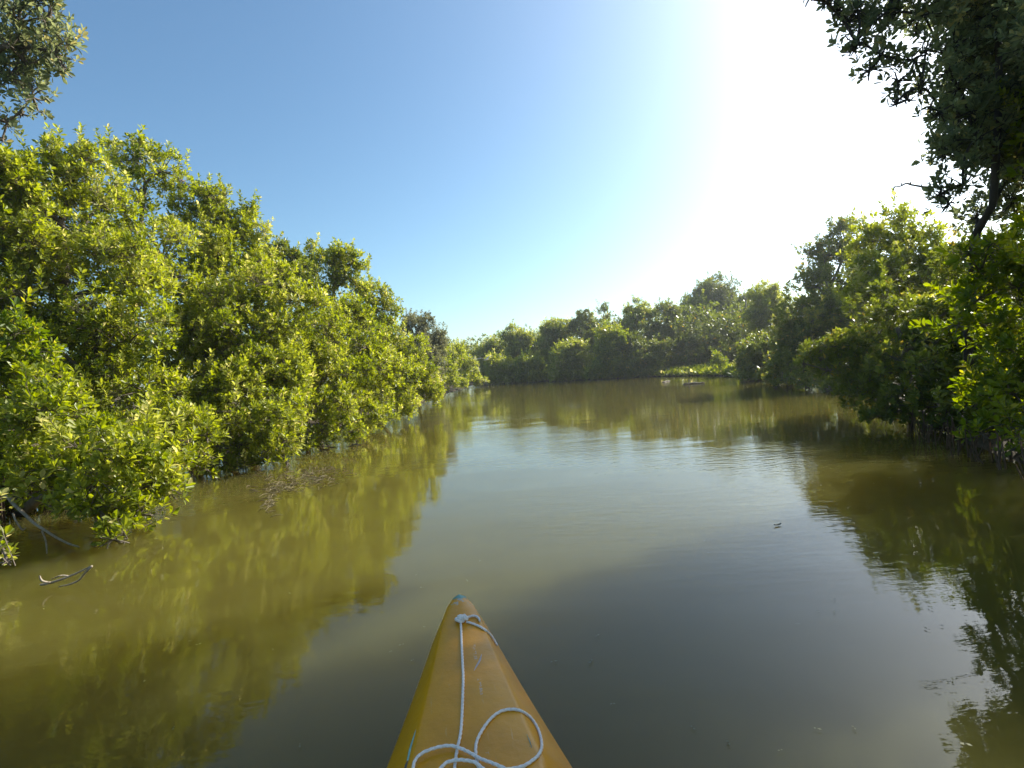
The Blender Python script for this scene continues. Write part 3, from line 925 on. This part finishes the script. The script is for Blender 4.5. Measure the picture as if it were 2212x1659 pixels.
# teal undercoat worn through at the bow and along the left crease
nb = t.noise(ob, 60, 3, 0.6)
n5 = t.noise(t.mapping(ob, (40, 2.5, 40), (0, 0, 0.25)), 5, 4, 0.75)
col = t.mix(t.math('MULTIPLY', t.math('GREATER_THAN', n5, 0.66), 0.35), col, (0.60, 0.42, 0.20))
n6 = t.noise(ob, 190, 2, 0.6)
col = t.mix(t.math('MULTIPLY', t.math('GREATER_THAN', n6, 0.72), 0.55), col, (0.22, 0.13, 0.03))
n7 = t.noise(ob, 3.2, 5, 0.7, 0.5)
col = t.mix(t.math('MULTIPLY', t.ramp(n7, [(0.48, (0, 0, 0)), (0.68, (1, 1, 1))]), 0.35), col, (0.36, 0.18, 0.02))
tip = t.math('GREATER_THAN', t.math('ADD', sx.outputs[1], t.math('MULTIPLY', t.math('SUBTRACT', nb, 0.5), 0.05)), KL / 2 - 0.020)
col = t.mix(tip, col, (0.10, 0.27, 0.24))
tipe = t.math('MULTIPLY', t.math('GREATER_THAN', nb, 0.60), t.math('GREATER_THAN', sx.outputs[1], KL / 2 - 0.055))
col = t.mix(t.math('MULTIPLY', tipe, 0.8), col, (0.42, 0.40, 0.34))
p = t.n('ShaderNodeBsdfPrincipled')
t.l(col, p.inputs['Base Color'])
rr = t.n('ShaderNodeMapRange')
rr.inputs['To Min'].default_value = 0.22
rr.inputs['To Max'].default_value = 0.42
t.l(n1, rr.inputs['Value'])
t.l(rr.outputs[0], p.inputs['Roughness'])
p.inputs['Specular IOR Level'].default_value = 0.3
bp = t.n('ShaderNodeBump')
bp.inputs['Strength'].default_value = 0.25
bp.inputs['Distance'].default_value = 0.004
t.l(t.noise(ob, 45, 4, .6), bp.inputs['Height'])
t.l(bp.outputs[0], p.inputs['Normal'])
t.l(p.outputs[0], t.out.inputs['Surface'])
M_KAYAK = t.m

M_ROPE = plain("white_cord", (0.80, 0.73, 0.66), 0.8, 0.18, 220)
M_TEAL = plain("teal_undercoat", (0.16, 0.36, 0.33), 0.6, 0.25, 80)
M_DK = plain("dark_scar", (0.05, 0.05, 0.045), 0.7, 0.3, 80)

kayak = empty('kayak', kbase)
kayak.rotation_euler = (0, 0, KANG)
tag(kayak, 'weathered yellow kayak bow with a chipped teal tip pointing up the creek', 'kayak')
hull = quad_mesh('hull', KVf, KQ[:, ::-1], [M_KAYAK], kayak, True)
bpy.context.view_layer.update()
KM = kayak.matrix_world.copy()
bvh = BVHTree.FromPolygons([KM @ Vector(v) for v in KVf], [list(q) for q in KQ])
KMi = KM.inverted()


def on_deck(px, py, lift, fallback_z=0.24):
    d = ray(px, py)
    hit = bvh.ray_cast(Vector(CAMP), Vector(d).normalized())
    if hit[0] is None:
        return ground(px, py, fallback_z)
    nrm = hit[1] if hit[1].dot(Vector(d)) < 0 else -hit[1]
    return np.array(hit[0] + nrm * lift)


def smooth_path(pts, n=8):
    pts = np.asarray(pts, float)
    P = np.vstack([2 * pts[0] - pts[1], pts, 2 * pts[-1] - pts[-2]])
    out = []
    for i in range(1, len(P) - 2):
        for t_ in np.linspace(0, 1, n, endpoint=False):
            a, b_, c, d = P[i - 1], P[i], P[i + 1], P[i + 2]
            out.append(0.5 * (2 * b_ + (c - a) * t_ + (2 * a - 5 * b_ + 4 * c - d) * t_ ** 2 + (3 * b_ - 3 * c + d - a) * t_ ** 3))
    out.append(P[-2])
    return np.array(out)


def c2p(pts):
    return [(774 + .25 * x, 1244 + .25 * y) for x, y in pts]


RR = 0.0029
ropes = [
    ([(886, 385), (890, 470), (895, 600), (903, 760), (908, 900), (903, 1080), (897, 1240), (885, 1380), (865, 1470), (848, 1560), (838, 1640), (832, 1760), (900, 1900)], 0.0),
    ([(1045, 1690), (1020, 1580), (1016, 1480), (1050, 1380), (1130, 1260), (1220, 1185), (1310, 1163), (1400, 1175), (1490, 1240), (1555, 1350), (1580, 1470), (1555, 1560), (1480, 1625), (1400, 1665), (1250, 1690), (1100, 1720)], 0.0),
    ([(470, 1760), (485, 1659), (510, 1610), (570, 1560), (680, 1520), (780, 1503), (860, 1515), (960, 1560), (1050, 1615), (1170, 1660), (1300, 1720), (1400, 1800)], 2.0),
    ([(700, 1720), (760, 1655), (830, 1632), (900, 1628), (980, 1640), (1025, 1660), (1120, 1740)], 2.0),
    ([(925, 378), (960, 362), (1000, 355), (1030, 365), (1046, 385), (1049, 402)], 0.4),
    ([(935, 404), (990, 420), (1060, 450), (1100, 480), (1140, 520), (1170, 565), (1195, 608)], 0.0),
]
rope = empty('bow_rope', on_deck(993, 1342, 0))
tag(rope, 'thin white cord knotted at the bow and lying in loose loops on the deck', 'rope')
rb = np.array(rope.location)
ge = Geo()
for pts, over in ropes:
    pix = c2p(pts)
    pix = smooth_path(np.array(pix), 6)
    w = np.array([on_deck(x, y, RR * (0.9 + over)) for x, y in pix])
    # soften
    for _ in range(3):
        w[1:-1] = (w[:-2] + 2 * w[1:-1] + w[2:]) / 4
    L_ = np.concatenate([[0], np.cumsum(np.linalg.norm(np.diff(w, axis=0), axis=1))])
    q = np.arange(0, L_[-1], 0.0022)
    w = np.column_stack([np.interp(q, L_, w[:, c_]) for c_ in range(3)])
    n0 = ge.n
    ge.tube(w - rb, RR, 10)
    Vr = ge.V[-1]
    ctr = np.repeat(w - rb, 10, 0)
    an = np.tile(np.arange(10) * 2 * np.pi / 10, len(w))
    lob = 1 + 0.16 * np.cos(3 * an - np.repeat(q, 10) * 2 * np.pi / 0.013)
    Vr[:len(ctr)] = ctr + (Vr[:len(ctr)] - ctr) * lob[:, None]
o = ge.build('cord', [M_ROPE], rope)
ge = Geo()
kc = on_deck(995, 1342, 0.006) - rb
a = np.linspace(0, 2 * np.pi, 22)
# two flattened turns and a crossing strand
ge.tube(np.column_stack([0.0115 * np.cos(a), 0.0125 * np.sin(a), 0.001 + 0.002 * np.sin(a * 2)]) + kc, 0.0048, 8, cap=False)
ge.tube(np.column_stack([0.007 * np.cos(a) + .003, 0.008 * np.sin(a) - .002, 0.007 + 0.001 * np.cos(a * 3)]) + kc, 0.0040, 8, cap=False)
ge.tube(np.array([[-0.006, -0.004, 0.010], [0.004, -0.006, 0.012], [0.014, -0.009, 0.006], [0.020, -0.008, 0.001]]) + kc, 0.0040, 8)
ge.tube(np.array([[0.006, 0.010, 0.005], [0.012, 0.004, 0.009], [0.018, -0.003, 0.006], [0.0205, -0.009, 0.002]]) + kc, 0.0038, 8)
ge.build('knot', [M_ROPE], rope)

# worn-through streaks along the creases, laid just proud of the deck


def scuff(name, pix, wpx, mat):
    ge = Geo()
    w = np.array([on_deck(x, y, 0.0008) for x, y in smooth_path(np.array(pix, float), 5)])
    n = len(w)
    T = unit(np.gradient(w, axis=0))
    S = unit(np.cross(T, [0, 0, 1.0]))
    hwid = (np.interp(np.linspace(0, 1, n), np.linspace(0, 1, len(wpx)), wpx) / PF * 1.2)[:, None]
    lift = np.array([0, 0, 0.0006])
    V = np.vstack([w - S * hwid, w + lift, w + S * hwid])
    V = np.array([KMi @ Vector(v) for v in V])
    i = np.arange(n - 1)
    Q = np.vstack([np.stack([i, i + 1, n + i + 1, n + i], -1), np.stack([n + i, n + i + 1, 2 * n + i + 1, 2 * n + i], -1)])
    return quad_mesh(name, V, Q, [mat], kayak, True)


scuff('teal_scrape', c2p([(500, 1330), (480, 1400), (455, 1490), (430, 1600)]), [.3, 1.6, 2.6, 2.2], M_TEAL)
scuff('dark_scar', c2p([(428, 1605), (418, 1640), (410, 1680)]), [1.5, 3, 3], M_DK)
scuff('pale_scrape', c2p([(1065, 680), (1050, 730), (1025, 775), (1000, 822)]), [.6, 2.6, 2.4, .6], plain("scraped_plastic", (0.46, 0.38, 0.36), 0.6, .2, 60))
scuff('teal_scrape', c2p([(1455, 1370), (1480, 1430), (1500, 1490)]), [.2, .8, .3], M_TEAL)

# ------------------------------------------------------------------ small things on and over the water
# dead branch at the left
db = empty('dead_branch', ground(140, 1250))
tag(db, 'bleached bare branch sticking out of the water below the near left bush', 'branch')
dbb = np.array(db.location)
f3 = .482  # crop scale to photo width units
cp = lambda x, y, z: ground(x * .2667, 829.5 + y * .2667, z) if False else ground(x * f3 * .553, (1500 + y * f3) * .553, z)
ge = Geo()
ge.tube(smooth_path([cp(270, 1640, -.03), cp(415, 1610, .03), cp(560, 1560, .06), cp(660, 1515, .09), cp(745, 1475, .12)]) - dbb, np.linspace(.007, .005, 33), 6)
ge.tube(smooth_path([cp(745, 1475, .12), cp(690, 1530, .09), cp(640, 1590, .05), cp(560, 1625, .03), cp(480, 1645, .0), cp(490, 1680, -.03)]) - dbb, np.linspace(.006, .003, 41), 6)
ge.tube(smooth_path([cp(415, 1610, .03), cp(350, 1600, .05), cp(325, 1570, .07), cp(322, 1555, .08)]) - dbb, np.linspace(.006, .005, 25), 5)
ge.tube(smooth_path([cp(560, 1560, .06), cp(510, 1552, .07), cp(470, 1560, .07), cp(420, 1580, .05)]) - dbb, np.linspace(.005, .003, 25), 5)
o = ge.build('limb', [M_DEAD], db)
hb = empty('dead_branch', (at(20, 1060, 3.9)))
tag(hb, 'reddish forked dead branch drooping to the water in the near left bush\'s shade', 'branch')
hbb = np.array(hb.location)
cq = lambda x, y, Y: at(x * f3 * .553, (1500 + y * f3) * .553, Y)
ge = Geo()
ge.tube(smooth_path([cq(40, 880, 4.2), cq(110, 970, 4.0), cq(200, 1055, 3.9), cq(280, 1130, 3.8), cq(380, 1195, 3.75), cq(460, 1245, 3.7), cq(560, 1295, 3.7), cq(640, 1320, 3.65)]) - hbb, np.linspace(.014, .005, 57), 6)
ge.tube(smooth_path([cq(340, 1190, 3.78), cq(370, 1270, 3.7), cq(380, 1370, 3.6), cq(372, 1440, 3.5), cq(378, 1500, 3.4)]) - hbb, np.linspace(.006, .003, 33), 5)
ge.tube(smooth_path([cq(105, 1050, 3.9), cq(130, 1110, 3.85), cq(180, 1180, 3.8), cq(210, 1165, 3.8)]) - hbb, np.linspace(.007, .004, 25), 5)
ge.build('limb', [M_DEAD], hb)

# bare twig in the white sky, grown from the tall right tree's edge -> a dead snag of its own
tw = empty('bare_twig', at(2010, 405, 5.4))
tag(tw, 'bare crooked twig against the white sky beside the tall dark tree', 'twig')
twb = np.array(tw.location)
ge = Geo()
ge.tube(smooth_path([at(2060, 405, 5.5), at(2000, 404, 5.4), at(1985, 402, 5.4), at(1968, 399, 5.4), at(1958, 396, 5.4), at(1945, 402, 5.4), at(1930, 404, 5.4)]) - twb, np.linspace(.012, .006, 49), 6)
for a_, b2 in (((1968, 399), (1965, 390)), ((1932, 404), (1930, 411)), ((1948, 400), (1946, 394)), ((1990, 403), (1992, 396))):
    ge.tube(np.array([at(*a_, 5.4), at(*b2, 5.4)]) - twb, [.006, .004], 5)
ge.build('stem', [M_BARK], tw)

# dead stick on the far skyline
sk = empty('dead_stick', at(1618, 690, 26.5))
tag(sk, 'grey dead stick poking up in the notch of the far skyline', 'stick')
skb = np.array(sk.location)
ge = Geo()
ge.tube(smooth_path([at(1640, 705, 26.4), at(1625, 690, 26.4), at(1612, 665, 26.4), at(1612, 648, 26.4), at(1614, 636, 26.4)]) - skb, np.linspace(.05, .025, 33), 5)
ge.tube(np.array([at(1612, 650, 26.4), at(1606, 640, 26.4)]) - skb, [.03, .02], 5)
ge.build('stem', [M_DEAD], sk)

# floating logs by the spit
for (x0, x1, y, r, lab) in ((1476, 1522, 830, .045, 'longer pale log floating in front of the grassy spit'), (1431, 1447, 825.5, .035, 'short pale stick floating left of the longer log')):
    a_, b2 = ground(x0, y + 1), ground(x1, y - 2)
    lo = empty('floating_log', (a_ + b2) / 2)
    tag(lo, lab, 'log')
    ge = Geo()
    pts = np.linspace(a_, b2, 9)
    pts[:, 2] = .012 + .015 * np.sin(np.arange(9) * 1.9)
    ge.tube(pts - np.array(lo.location), r * np.array([.4, .8, 1, 1, .9, 1, .8, .7, .4]), 7)
    m0 = pts[2] - np.array(lo.location)
    ge.tube(np.array([m0, m0 + [.03, 0, .16]]), [.02, .012], 5)
    ge.build('wood', [M_BARK], lo)

# floating leaf
fl = ground(1680, 1136)
V, Q = [], []
n = 9
for i in range(n):
    f_ = i / (n - 1)
    w = 0.011 * math.sin(math.pi * min(1, f_ * .97 + .015)) ** .8
    x = (f_ - .5) * 0.050
    z = 0.003 + .006 * (2 * f_ - 1) ** 2
    V += [(x, -w, z + .004), (x, 0, z), (x, w, z + .004)]
for i in range(n - 1):
    for j in range(2):
        q = i * 3 + j
        Q.append([q, q + 3, q + 4, q + 1])
o = quad_mesh('fallen_leaf', V, Q, [plain("brown_leaf", (0.13, 0.11, 0.03), .5)], None, True)
o.location = fl
o.rotation_euler = (0, 0, .25)
tag(o, 'single curled brown leaf floating alone on the calm water', 'leaf')

# half-drowned weed mat
rng = np.random.default_rng(77)
ge = Geo()
for cx, cy, sxp, syp, n in ((650, 1036, 40, 9, 120), (700, 1018, 30, 5, 60), (600, 1056, 25, 6, 50), (583, 1080, 6, 18, 60)):
    for _ in range(n):
        x, y = cx + rng.normal(0, sxp), cy + rng.normal(0, syp)
        a_ = ground(x, y, 0.004)
        d = rng.normal(0, .05, 3)
        d[2] = 0
        ge.tube(np.array([a_, a_ + d * .5 + [0, 0, .006 + .012 * rng.random()], a_ + d]), [.003, .004, .002], 4, cap=False)
o = ge.build('weed_mat', [M_WEED])
tag(o, 'brown half-drowned weed mat at the surface off the small inlet', 'weed', kind='stuff')

# specks of leaf litter and foam adrift
rng = np.random.default_rng(91)
px_ = np.column_stack([rng.uniform(20, 2150, 80), 880 + 750 * rng.uniform(0, 1, 80) ** 1.3])
C = np.array([ground(a_, b2, 0.003) for a_, b2 in px_])
C = C[channel_sd(C[:, :2]) < -0.1]
V, Q, ti = leaf_quads(C, unit(rng.normal(0, .06, (len(C), 3)) + [0, 0, 1]), rng, 0.012, 2, rng.uniform(.1, 1, len(C)), 1)
V[:, 2] = np.clip(V[:, 2], 0.002, 0.006)
o = quad_mesh('floating_litter', V, Q, [M_LEAF_GREY], None, False, ti)
tag(o, 'tiny pale specks of leaf litter adrift on the creek', 'litter', kind='stuff')

# bird
bd = at(1050, 777, 25.0)
bird = empty('white_egret', bd)
tag(bird, 'white bird flying low with raised bent wings in front of the far bank', 'bird')
bird.rotation_euler = (0, 0, RAD(25))
bm_v, bm_q = [], []
# lofted body: along local y (flight direction is -y .. toward the viewer's left)
sec = [(-.30, .006, 0), (-.24, .012, .01), (-.19, .030, .015), (-.16, .026, .02), (-.10, .030, .0), (0, .055, 0), (.10, .050, -.005), (.18, .028, .0), (.28, .020, .0), (.36, .006, .0)]
S_ = 8
for y, r, z in sec:
    for k_ in range(S_):
        a_ = 2 * math.pi * k_ / S_
        bm_v.append((r * math.cos(a_), y, z + r * .85 * math.sin(a_)))
for i in range(len(sec) - 1):
    for k_ in range(S_):
        bm_q.append([i * S_ + k_, i * S_ + (k_ + 1) % S_, (i + 1) * S_ + (k_ + 1) % S_, (i + 1) * S_ + k_])
for sgn, dz in ((1, 1.0), (-1, .55)):
    ws = [(0.03, -.06, .09, .02), (.14, -.08, .09, .12 * dz), (.24, -.07, .09, .16 * dz), (.36, -.02, .10, .13 * dz), (.46, .06, .12, .07 * dz)]
    b0 = len(bm_v)
    for x, y0, y1, z in ws:
        bm_v += [(sgn * x, y0, z), (sgn * x, (y0 + y1) / 2, z + .012), (sgn * x, y1, z), (sgn * x, (y0 + y1) / 2, z - .006)]
    for i in range(len(ws) - 1):
        for k_ in range(4):
            q = b0 + i * 4
            bm_q.append([q + k_, q + (k_ + 1) % 4, q + 4 + (k_ + 1) % 4, q + 4 + k_])
quad_mesh('body', bm_v, bm_q, [M_FEATHER], bird, True)
ge = Geo()
ge.tube(np.array([(0, -.30, 0), (0, -.345, -.006), (0, -.38, -.012)]), [.008, .006, .002], 5)
ge.build('beak', [M_DARKBEAK], bird)

# ------------------------------------------------------------------ haze volume, added to lighten the far bank and lift right-hand shadows
hz = quad_mesh('haze', [(x, y, z) for z in (-1.9, 10.5) for x, y in ((-275, -265), (275, -265), (275, 310), (-275, 310))],
               [[3, 2, 1, 0], [4, 5, 6, 7], [0, 1, 5, 4], [1, 2, 6, 5], [2, 3, 7, 6], [3, 0, 4, 7]], [])
t = NT("haze_air")
pv = t.n('ShaderNodeVolumePrincipled')
pv.inputs['Color'].default_value = (0.93, 0.96, 1.0, 1)
pv.inputs['Density'].default_value = 0.0013
pv.inputs['Anisotropy'].default_value = 0.6
t.l(pv.outputs[0], t.out.inputs['Volume'])
hz.data.materials.append(t.m)
tag(hz, kind='stuff')
scene.cycles.volume_bounces = 0
